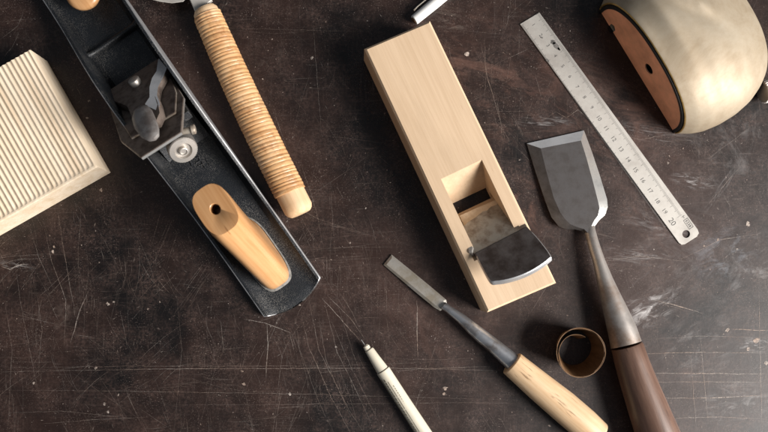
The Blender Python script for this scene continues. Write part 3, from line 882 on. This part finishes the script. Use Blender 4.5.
# ------------------------------------------------------------------ wooden block plane
def build_wooden_plane():
    zt = .0336
    fr = Frame((397, 34), (522, 297.5), zt)
    root = thing("wooden_plane", fr, "pale wooden block plane with a dark iron blade rising from its mouth", "hand plane")
    A, Bc, C, D = [fr.l(x, y, zt) for x, y in ((364.2, 48.5), (430, 20.5), (556.5, 283), (487.5, 312.5))]
    top = [A, D, C, Bc]
    bm = bmesh.new()
    ch = .0015
    bot = [Vector((p.x, p.y, .0003)) for p in top]
    rings = [inset(bot, .0006), [p + Vector((0, 0, .0006)) for p in bot], [Vector((p.x, p.y, zt-ch)) for p in top], inset(top, ch)]
    loft(bm, rings)
    body = finish("body", bm, M_KANNA, root, 30)
    # opening
    f1 = fr.l(440.8, 178.6, zt); f2 = fr.l(482, 160, zt)
    y0, y1 = min(f1.y, f2.y), max(f1.y, f2.y)
    xf = (f1.x+f2.x)/2
    xs0 = (fr.l(452.6, 202, .004).x + fr.l(490, 187, .004).x)/2
    xs1 = (fr.l(458.5, 212, .004).x + fr.l(495.5, 197.5, .004).x)/2
    ANG = R(38)
    xr = xs1 + (zt-.004)/math.tan(ANG)
    def cutprism(poly, ya, yb):
        c = bmesh.new(); loft(c, [[Vector((x, y, z)) for x, z in poly] for y in (ya, yb)]); return c
    e = .002
    sl_f = (xs0-xf)/(zt-.004)
    cut(body, cutprism([(xf - sl_f*e, zt+e), (xs0, .004), (xs0, -e), (xs1, -e), (xs1, .004), (xr + e/math.tan(ANG), zt+e)], y0, y1))
    # blade grooves in both cheeks
    wb = .0038
    nbed = Vector((-math.sin(ANG), 0, math.cos(ANG))); tb = Vector((math.cos(ANG), 0, math.sin(ANG)))
    P0 = Vector((xs1, 0, .004))
    g = [P0 - tb*.001, P0 + tb*.060, P0 + tb*.060 + nbed*.0062, P0 - tb*.001 + nbed*.0062]
    cut(body, cutprism([(p.x, p.z) for p in g], y0 - wb, y1 + wb))
    # dark steel blade, round head with a bright struck edge
    n1 = .0060
    P1 = P0 + nbed*n1
    def Hp(x, y, n=n1): return fr.h(x, y, P0 + nbed*n, nbed)
    head = smooth([(526.8, 226), (538.5, 238.5), (550.5, 254.5), (549.5, 259), (537, 268), (523, 275), (509, 279.5), (497, 281.5), (489.5, 280.5), (481, 266), (474.6, 253)], (0, 9, 10))
    hp = [Hp(*q) for q in head]
    # under the chip breaker the blade runs on down to the mouth
    ya, yb = y0 - wb + .0006, y1 + wb - .0006
    low = [P1 + tb*.001 + Vector((0, ya, 0)), P1 + tb*.001 + Vector((0, yb, 0))]
    low = [Vector((p.x, y, p.z)) for p, y in ((P1 + tb*.012, ya), (P1 + tb*.012, yb))]
    bm = bmesh.new()
    # head plate (thick) and tail of the blade
    vs = slab(bm, hp, nbed, .0048, .0007)
    bm.normal_update()
    for f in bm.faces:
        if abs(f.normal.dot(nbed)) < 0.85 and f.calc_center_median().x > (P1 + tb*.050).x: f.material_index = 1
    tail = [low[0], low[1], Vector((hp[0].x, min(hp[0].y, yb), hp[0].z)) + tb*.003, Vector((hp[-4].x, max(hp[-4].y, ya), hp[-4].z)) + tb*.003]
    tail = [p - nbed*.0024 for p in tail]
    slab(bm, tail, nbed, .0034, .0004)
    finish("blade", bm, [M_HEAD, M_BRIGHT], root, 30)
    # tarnished chip breaker with a ragged lower edge, a pin stub at its left ear
    n2 = .0057
    cb = [(463.5, 226), (470, 220.5), (477, 216.5), (482.5, 211.5), (487, 210.5), (491, 206.5), (497, 204.5), (501.5, 204), (506, 209), (511, 213.5), (517.5, 212.5), (527, 226.3), (474.4, 253.5), (468.5, 246)]
    cp = [Hp(x, y, n2) for x, y in cb]
    bm = bmesh.new(); slab(bm, cp, nbed, .0018, .00012)
    finish("chip_breaker", bm, M_GREYSTEEL, root, 30)
    bm = bmesh.new()
    ear = [Hp(x, y, .0068) for x, y in ((461.4, 238.5), (465.0, 234.6), (468.4, 236.0), (473.6, 247.6), (472.6, 252.6), (468.6, 251.6))]
    slab(bm, ear, nbed, .0050, .0009)
    finish("side_lug", bm, M_RULE, root, 30)
    # pale sliver of wood on the bed just below the breaker
    bm = bmesh.new()
    sv = [(459.5, 215.5), (477, 207.5), (497, 199.0), (500.5, 203), (492, 207), (487, 211.2), (482, 212.6), (476, 217.4), (464, 226)]
    sp = [Hp(x, y, .0040) for x, y in sv]
    slab(bm, sp, nbed, .0030, .0003)
    finish("wedge", bm, M_PINE, root, 30)
build_wooden_plane()

# ------------------------------------------------------------------ steel rule
def build_rule():
    zt = .0011
    fr = Frame((529.6, 18.2), (686, 240), zt)
    root = thing("steel_rule", fr, "satin steel rule marked to 20 cm lying between the domed tool and the wide chisel", "ruler")
    p = [fr.l(x, y, zt) for x, y in ((520, 24), (539.3, 12.3), (697.8, 229.5), (699.0, 233), (697, 236.5), (685, 244.2), (681.5, 244.8), (679, 243))]
    bm = bmesh.new()
    slab(bm, p, (0, 0, 1), zt - .00015, .0002)
    blade = finish("blade", bm, M_RULE, root, 30)
    h = fr.l(686.2, 234, zt)
    c = bmesh.new()
    loft(c, [[Vector((h.x + 3.9*S*math.cos(2*PI*i/32), h.y + 3.9*S*math.sin(2*PI*i/32), z)) for i in range(32)] for z in (-.002, .004)])
    cut(blade, c)
    # scale: 0 at the square end, 10 mm per number
    o10 = fr.l(600.4, 117, zt); o20 = fr.l(674.6, 219.6, zt)
    step = (o20.x - o10.x)/10
    x0 = o10.x - 10*step
    yl = fr.l(520, 24, zt).y; yr = fr.l(539.3, 12.3, zt).y
    ylo, yhi = min(yl, yr), max(yl, yr)
    zz = zt + .00006
    bm = bmesh.new()
    def quad(xa, xb, ya, yb, z=zz):
        bm.faces.new([bm.verts.new(q) for q in ((xa, ya, z), (xb, ya, z), (xb, yb, z), (xa, yb, z))])
    for k in range(1, 21):
        if k < 10:
            text_mesh(bm, str(k), .0040, Matrix.Translation((x0 + k*step, (ylo+yhi)/2 - .0006, zz)))
        else:
            text_mesh(bm, str(k), .0046 if k < 20 else .0062, Matrix.Translation((x0 + k*step + (0 if k < 20 else .0004), (ylo+yhi)/2 - .0008, zz)))
    tw = .00009
    for mm in range(0, 201):
        x = x0 + mm*step/10
        if x < .0006: continue
        ln = .0040 if mm % 10 == 0 else .0030 if mm % 5 == 0 else .0019
        quad(x-tw, x+tw, yhi - .0004 - ln, yhi - .0004)
    for hm in range(0, 401):
        x = x0 + hm*step/20
        if x < .0006: continue
        ln = .0030 if hm % 20 == 0 else .0022 if hm % 10 == 0 else .0013
        quad(x-tw*.8, x+tw*.8, ylo + .0004, ylo + .0004 + ln)
    finish("scale_marks", bm, M_INK, root, 30)
    # small stamped maker's box beside the hole
    bm = bmesh.new()
    c = fr.l(688.4, 223.6, zt)
    lw = .0004
    hx, hy = .0043, .0021
    for xa, xb, ya, yb in ((-hx, hx, hy-lw, hy), (-hx, hx, -hy, -hy+lw), (-hx, -hx+lw, -hy+lw, hy-lw), (hx-lw, hx, -hy+lw, hy-lw),
                           (-.0030, -.0022, -.001, .001), (-.0014, -.0002, -.001, -.0003), (-.0014, -.0002, .0003, .001), (.0005, .0012, -.001, .001), (.0019, .0030, -.0009, .0009)):
        quad(c.x+xa, c.x+xb, c.y+ya, c.y+yb)
    c2 = fr.l(683.5, 217, zt)
    quad(c2.x-.0008, c2.x-.0004, c2.y-.0012, c2.y+.0012); quad(c2.x+.0000, c2.x+.0010, c2.y-.0002, c2.y+.0003)
    finish("stamp", bm, M_INK, root, 30)
    # dark smudges near the square end
    bm = bmesh.new()
    rnd = random.Random(2)
    def blot(px, py, a, b, ang):
        q = fr.l(px, py, zt); vs = []
        for i in range(22):
            t = 2*PI*i/22; r = 1 + .35*mnoise.noise((px + math.cos(t)*1.4, py + math.sin(t)*1.4, 0)) + rnd.uniform(-.12, .12)
            v = Vector((a*S*r*math.cos(t), b*S*r*math.sin(t))); v.rotate(Matrix.Rotation(ang, 2))
            vs.append(bm.verts.new((q.x+v.x, q.y+v.y, zt + .00003)))
        bm.faces.new(vs)
    blot(556, 46, 5.0, 2.0, .1); blot(553, 42, 2.6, 2.2, .4); blot(547.5, 60.5, 2.0, 1.2, 0); blot(559, 49, 2.2, 1.0, 0); blot(541.5, 37.5, 1.5, .8, .5)
    finish("stain", bm, M_STAIN, root, 30)
build_rule()

# ------------------------------------------------------------------ domed tool
def build_dome():
    fr = Frame((600, 8.5), (676, 133.5), .001)       # x along the flat face, y towards the dome's back? (image right is +y)
    Lf = fr.l(676, 133.5, .001).x
    root = thing("sanding_block", fr, "cream brass domed hand tool with a flat orange side, in the top right corner", "hand tool")
    cx = Lf/2
    wtab = [(0, 74), (10, 80.5), (22, 85), (38, 87.5), (55, 87.5), (72, 84.5), (88, 78), (100, 70), (110, 59), (117, 46), (121, 32), (123, 16), (123.6, 0.5)]
    htab = [(0, .0455), (10, .0475), (22, .0488), (38, .0492), (55, .0475), (72, .0432), (88, .0375), (100, .0312), (110, .0240), (117, .0172), (121, .0120), (123, .0080), (123.6, .006)]
    bm = bmesh.new()
    rows = []
    na = 72
    def lerp_tab(tab, d):
        for (a0, h0), (a1, h1) in zip(tab, tab[1:]):
            if d <= a1: return h0 + (h1-h0)*(d-a0)/(a1-a0)
        return tab[-1][1]
    dd = [0, 3, 6, 10, 14, 18, 22, 26, 30, 34, 38, 43, 49, 55, 60, 66, 72, 77, 83, 88, 94, 100, 105, 110, 114, 117, 119, 121, 122, 123, 123.6]
    # finger-worn hollows and creases in the shell: (px, py, half length, half width, angle, depth)
    folds = [(692, 13, 24, 5.5, 30, -.0028), (691, 2, 26, 4.5, 30, .0024), (652, 32, 34, 7, 55, -.0012), (663, 20, 34, 5, 55, .0012), (703, 70, 40, 10, 68, -.0007)]
    for d in dd:
        w, h = lerp_tab(wtab, d), lerp_tab(htab, d)
        row = []
        for j in range(na+1):
            t = PI*j/na
            ct, st = math.cos(t), math.sin(t)
            x = cx - w*S*math.copysign(abs(ct)**0.86, ct)
            z = .0004 + h*abs(st)**0.80
            v = Vector((x, d*S, z))
            for fx, fy, la, lb, an, dp in folds:
                q = fr.l(fx, fy, .042)
                e = Vector((x - q.x, d*S - q.y))
                e.rotate(Matrix.Rotation(-(R(-an) - fr.rz), 2))
                k = math.exp(-(e.x/(la*S))**2 - (e.y/(lb*S))**2)
                v.z += dp*k*min(1, d/8)
            row.append(bm.verts.new(v))
        rows.append(row)
    # smooth the lower rim inward a little
    for a, b in zip(rows, rows[1:]):
        for j in range(na): bm.faces.new((a[j], a[j+1], b[j+1], b[j]))
    bm.faces.new(rows[-1])
    # flat bottom
    for a, b in zip(rows, rows[1:]): bm.faces.new((a[0], b[0], b[-1], a[-1]))
    rim = [v.co.copy() for v in rows[0]]
    # thin lip round the flat face
    def arch(k, y, kz=None):
        kz = k if kz is None else kz
        return [Vector((cx + (v.x-cx)*k, y, .0004 + (v.z-.0004)*kz)) for v in rim]
    def strip(p, q):
        va = [bm.verts.new(x) for x in p]; vb = [bm.verts.new(x) for x in q]
        for j in range(len(va)-1): bm.faces.new((va[j], va[j+1], vb[j+1], vb[j]))
    strip(arch(1, 0), arch(.988, -.0006)); strip(arch(.988, -.0006), arch(.975, -.0002)); strip(arch(.975, -.0002), arch(.97, .003))
    bm.faces.ensure_lookup_table()
    for f in bm.faces:
        if f.calc_center_median().y < .0001: f.material_index = 1
    shell = finish("shell", bm, [M_DOME, M_LIP], root, 45)
    sub = shell.modifiers.new("subdivision", 'SUBSURF'); sub.levels = 1; sub.render_levels = 1
    # black rubber bead between shell and side plate
    bm = bmesh.new()
    o1, o2 = arch(.972, .0006), arch(.915, .0006, .890)
    o3, o4 = arch(.965, -.0012, .965), arch(.925, -.0012, .900)
    for p, q in ((o1, o3), (o3, o4), (o4, o2), (o2, o1)): strip(p, q)
    finish("bead", bm, M_BLACK, root, 40)
    # orange side plate with a round hole and a notch at the foot
    bm = bmesh.new()
    pl = arch(.93, -.0006, .91)
    n_c = fr.l(612, 28, .004).x
    foot = pl[-1]
    poly = pl + [Vector((n_c + .0030, -.0006, foot.z)), Vector((n_c + .0030, -.0006, .0055)), Vector((n_c, -.0006, .0078)), Vector((n_c - .0030, -.0006, .0055)), Vector((n_c - .0030, -.0006, foot.z))]
    loft(bm, [poly, [p + Vector((0, .0009, 0)) for p in poly]])
    plate = finish("side_plate", bm, M_ORANGE, root, 30)
    hc = fr.h(648.8, 69, (0, -.0006, 0), (0, 1, 0))
    c = bmesh.new()
    loft(c, [[Vector((hc.x + 0.0046*math.cos(2*PI*i/32), y, hc.z + .0046*math.sin(2*PI*i/32))) for i in range(32)] for y in (-.003, .006)])
    cut(plate, c)
    bm = bmesh.new()
    bk = arch(.93, .0032, .92)
    bm.faces.new([bm.verts.new(p) for p in bk])
    finish("backing", bm, M_BLACK, root, 30)
    # ribbed thumb nut at the back right
    bm = bmesh.new()
    c0 = fr.l(762, 92, .010); axd = (fr.l(775, 88, .010) - c0).normalized()
    rr = []
    for s, r in ((0, .0075), (.0005, .0085), (.016, .0085), (.0165, .0075)):
        q = ring(c0 + axd*s, axd, 1.0, 60)
        cc = c0 + axd*s
        rr.append([cc + (p-cc)*(r + (.0009 if i % 2 else 0)) for i, p in enumerate(q)])
    loft(bm, rr)
    finish("thumb_nut", bm, M_SOCKET, root, 30)
build_dome()

# ------------------------------------------------------------------ wide chisel
def build_wide_chisel():
    fr = Frame((555, 137), (656, 432), .008)
    root = thing("wide_chisel", fr, "broad flat chisel with steel blade and dark brown handle beside the steel rule", "chisel")
    outer = [(526.8, 143.5), (584, 130.4), (592, 152), (600, 176), (607, 199), (607.8, 207), (605, 215), (599, 220.5), (595, 226), (595.5, 234), (588, 237), (583, 231.5), (576, 229.5), (567, 229.3), (559, 226.5), (551.5, 217), (545, 200), (536, 173)]
    inner = [(540.8, 148.3), (581, 140.5), (586.5, 158), (592, 178), (598, 201), (599.5, 208), (598, 215.5), (594.5, 220), (591.5, 226), (593, 234), (590.5, 235.5), (584, 229), (576.5, 226.8), (570, 224), (565, 219), (560, 212), (553.5, 197), (546, 170)]
    def zo(p): return .0016 + .0045*max(0, (p[1]-150)/80)
    def zi(p): return .0056 + .0045*max(0, (p[1]-150)/80)
    bm = bmesh.new()
    bot = [fr.l(x, y, zo((x, y))) for x, y in outer]
    low = [Vector((p.x, p.y, max(.0003, p.z - .0014))) for p in bot]
    mid = [Vector(p) for p in bot]
    top = [fr.l(x, y, zi((x, y))) for x, y in inner]
    vs = loft(bm, [low, mid, top], mat=0)
    bmesh.ops.recalc_face_normals(bm, faces=bm.faces)
    bm.normal_update()
    lst = vs[1]
    for f in bm.faces:
        n = set(f.verts)
        c = f.calc_center_median()
        if len(n & set(vs[1])) == 2 and len(n & set(vs[2])) == 2 and f.normal.y > -.05: f.material_index = 2 if f.normal.x < -abs(f.normal.y) else 1  # shade put into colour: left-facing bevels stay dark, right and front paler
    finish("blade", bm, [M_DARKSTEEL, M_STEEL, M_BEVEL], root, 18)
    bm = bmesh.new()
    rod(bm, fr, [((586.5, 221), (590.0, 220), .0030), ((585.0, 225.5), (592.0, 223.5), .0042), ((583.8, 230), (594.4, 226.5), .0058), ((586.0, 238), (596.6, 235), .0076), ((588.6, 248), (599.9, 246), .0098), ((593, 262), (604.5, 259), .0110), ((596.8, 281), (612, 277), .0122), ((600.5, 297), (619.5, 293), .0130), ((604.3, 315), (628, 310), .0138), ((608.4, 333), (636.5, 329), .0142), ((611, 346.5), (641.2, 343), .0145)], 36)
    finish("socket", bm, M_SOCKET, root, 40)
    bm = bmesh.new()
    rod(bm, fr, [((611.3, 347.5), (641.5, 344), .0145), ((612.0, 349.5), (643.2, 346), .0146), ((615.5, 365), (648.5, 361), .0150), ((622.5, 390), (658.5, 385.5), .0158), ((630.0, 415), (669.3, 410), .0165), ((641, 450), (684.5, 444.5), .0172), ((651, 485), (695, 479), .0172), ((660, 520), (702, 513), .0160)], 40, round1=.004)
    finish("handle", bm, M_DARKWOOD, root, 40)
build_wide_chisel()

# ------------------------------------------------------------------ narrow chisel
def build_narrow_chisel():
    fr = Frame((387.5, 259.5), (590, 430), .008)
    root = thing("narrow_chisel", fr, "narrow steel chisel with a worn light wooden handle below the wooden plane", "chisel")
    outer = [(383.4, 264.8), (391.6, 254.6), (410, 269.5), (430, 286), (446, 299.5), (447.2, 304.5), (445.5, 308.5), (440, 310.8), (434, 307.2), (416, 292.5), (399, 278)]
    inner = [(386.6, 264.6), (391.8, 258.2), (409.5, 272.2), (429, 288.2), (443.5, 300.8), (444.2, 304.5), (443, 306.8), (439.6, 307.8), (435, 304.8), (417.5, 290.2), (400.5, 276.2)]
    def zo(p): return .0012 + .0060*max(0, (p[0]-390)/55)
    bm = bmesh.new()
    mid = [fr.l(x, y, zo((x, y))) for x, y in outer]
    low = [Vector((p.x, p.y, max(.0003, p.z - .0016))) for p in mid]
    top = [fr.l(x, y, zo((x, y)) + .0014) for x, y in inner]
    loft(bm, [low, mid, top])
    finish("blade", bm, M_BLADE2, root, 18)
    bm = bmesh.new()
    rod(bm, fr, [((440.5, 308.5), (446, 302.5), .0080), ((446, 312), (450.5, 306), .0088), ((458, 322.5), (464, 314.5), .0098), ((468, 333), (475, 322.5), .0105), ((478, 342.5), (486.5, 331), .0108), ((490, 352.5), (499, 340.5), .0110), ((505.5, 367.5), (516, 353.5), .0112), ((509, 371), (519.5, 356.5), .0112)], 28)
    finish("ferrule", bm, M_FERRULE, root, 40)
    bm = bmesh.new()
    rod(bm, fr, [((503.2, 373), (520, 353), .0112), ((508, 377.5), (525, 357), .0114), ((530, 398), (549, 375.5), .0122), ((552, 417.5), (573, 393.5), .0128), ((573, 435.5), (594, 411.5), .0128), ((588, 448), (608, 425), .0122)], 36, round0=.0010, round1=.002)
    finish("handle", bm, M_ASH, root, 40)
build_narrow_chisel()

# ------------------------------------------------------------------ curled wood shaving
def build_curl():
    fr = Frame((581, 353), (600, 353), 0)
    bm = bmesh.new()
    zt = .026
    n = 110; turns = 2.35
    th = .00035
    rows = []
    rnd = random.Random(4)
    for i in range(n+1):
        u = i/n; t = R(200) - 2*PI*turns*u
        rowi = []
        for lv in (0, .25, .5, .75, 1):
            cx = 574.5 + 6.6*lv; cy = 347.6 + 5.0*lv
            rad = (18.4 + 6.6*lv) - 1.5*u*(1.0 + .6*math.cos(t)) - 7.0*max(0, (u-.80)/.20)**1.5 + .35*math.sin(3*t+1)
            z = .0004 + (zt + .0008*math.sin(2*t) - .0012*u + .0016*mnoise.noise((3*math.cos(t), 3*math.sin(t), u*2)))*lv
            rowi.append(fr.l(cx + rad*math.cos(t)*1.0, cy - rad*math.sin(t)*1.02, z))
        rows.append(rowi)
    ctr = fr.l(579, 351, 0)
    def V(p, inward):
        d = Vector((ctr.x - p.x, ctr.y - p.y, 0)).normalized()
        return bm.verts.new(p + d*inward)
    A = [[V(p, 0) for p in r] for r in rows]; Bv = [[V(p, th) for p in r] for r in rows]
    for i in range(n):
        for j in range(4):
            bm.faces.new((A[i][j], A[i+1][j], A[i+1][j+1], A[i][j+1])); bm.faces.new((Bv[i][j], Bv[i][j+1], Bv[i+1][j+1], Bv[i+1][j]))
        bm.faces.new((A[i][4], A[i+1][4], Bv[i+1][4], Bv[i][4])); bm.faces.new((A[i][0], Bv[i][0], Bv[i+1][0], A[i+1][0]))
    for i in (0, n):
        for j in range(4): bm.faces.new((A[i][j], A[i][j+1], Bv[i][j+1], Bv[i][j]))
    o = finish("wood_shaving", bm, M_CURL, fr=fr, smooth=50)
    props(o, "brown thin wood shaving curled into a ring between the two chisel handles", "wood shaving")
build_curl()

# ------------------------------------------------------------------ cream pen
def build_cream_pen():
    z = .0056
    fr = Frame((366, 345), (421, 432), z)
    root = thing("technical_pen", fr, "cream fine-tip pen with lines of small print, lying at the bottom of the table", "pen")
    bm = bmesh.new()
    rod(bm, fr, [((364.8, 351.6), (372.6, 347.2), z), ((366, 353.2), (374, 348.6), z), ((370.4, 361.5), (379.8, 356.6), z), ((376.2, 371.6), (387.4, 366.4), z), ((376.6, 372.6), (388.0, 367.2), z)], 28, round0=.0008)
    finish("grip", bm, M_CREAM, root, 40)
    bm = bmesh.new()
    rod(bm, fr, [((376.4, 373.4), (389.2, 367.0), z), ((377.0, 374.4), (389.8, 368.0), z), ((397, 405.5), (410, 399), z), ((418, 438), (431.5, 431), z), ((450, 488), (463.5, 481), z)], 32, round0=.0006)
    finish("barrel", bm, M_CREAM, root, 40)
    bm = bmesh.new()
    rod(bm, fr, [((363.6, 345.8), (367.6, 343.2), z), ((363.2, 347.6), (368.8, 344.4), z), ((364.8, 350.8), (370.6, 347.4), z), ((366, 352.5), (371.5, 349.2), z)], 20, round0=.0012)
    tip = finish("nib_holder", bm, M_CREAM, root, 60)
    bm = bmesh.new()
    rod(bm, fr, [((360.9, 339.9), (361.5, 339.5), z), ((364.6, 346), (365.6, 345.3), z)], 10)
    finish("nib", bm, M_STEEL, tip, 60)
    # fine printed lines along the barrel, on its curved surface
    bm = bmesh.new()
    def line(px0, px1, y_off, w, brk):
        c0, c1 = fr.l(*px0, z), fr.l(*px1, z)
        r = 6.75*S*math.sqrt(1) * .995
        x = c0.x
        rnd = random.Random(int(y_off*1e5)+9)
        while x < c1.x:
            ln = rnd.uniform(*brk)
            u = (x - c0.x)/(c1.x - c0.x); cy = c0.y + (c1.y-c0.y)*u
            vs = []
            for (xx, ang) in ((x, y_off-w), (min(c1.x, x+ln), y_off-w), (min(c1.x, x+ln), y_off+w), (x, y_off+w)):
                rr = .00576
                vs.append(bm.verts.new((xx, cy + rr*math.sin(ang), z + rr*math.cos(ang))))
            bm.faces.new(vs)
            x += ln + rnd.uniform(.0004, .0010)
    line((386, 376), (428, 442), -.98, .07, (.010, .03)); line((387, 377), (428, 442), -.55, .075, (.0007, .0026)); line((389, 380), (428, 442), -.22, .035, (.008, .02)); line((392, 385), (428, 442), .16, .05, (.0007, .0016))
    finish("printed_lines", bm, M_PRINT, root, 30)
build_cream_pen()

# ------------------------------------------------------------------ white pen
def build_white_pen():
    z = .0054
    fr = Frame((415, 20), (446, -6), z)
    root = thing("white_pen", fr, "white pen with a thin clip, its end touching the top of the wooden plane", "pen")
    bm = bmesh.new()
    rod(bm, fr, [((410.6, 16.6), (417.2, 24.4), z), ((430, 0.2), (437, 8.6), z), ((470, -33), (477, -24.5), z), ((520, -75), (527, -66), z)], 32, round0=.0009)
    finish("barrel", bm, M_WHITE, root, 40)
    bm = bmesh.new()
    c = fr.l(413.6, 20.6, z); r = .0026
    loft(bm, [ring(c - Vector((.0004, 0, 0)), (1, 0, 0), r*.8, 20), ring(c + Vector((-.0002, 0, 0)), (1, 0, 0), r, 20), ring(c + Vector((.002, 0, 0)), (1, 0, 0), r, 20)])
    finish("end_plug", bm, M_CURL, root, 40)
    bm = bmesh.new()
    p = [fr.l(x, y, .0068) for x, y in ((414.2, 11.0), (413.4, 9.6), (417, 6.0), (424, .2), (440, -12.6), (440.6, -11.8), (424.6, 1.2), (417.6, 7.0))]
    slab(bm, p, (0, 0, 1), .0010, .0002)
    finish("clip", bm, M_GREYSTEEL, root, 40)
build_white_pen()
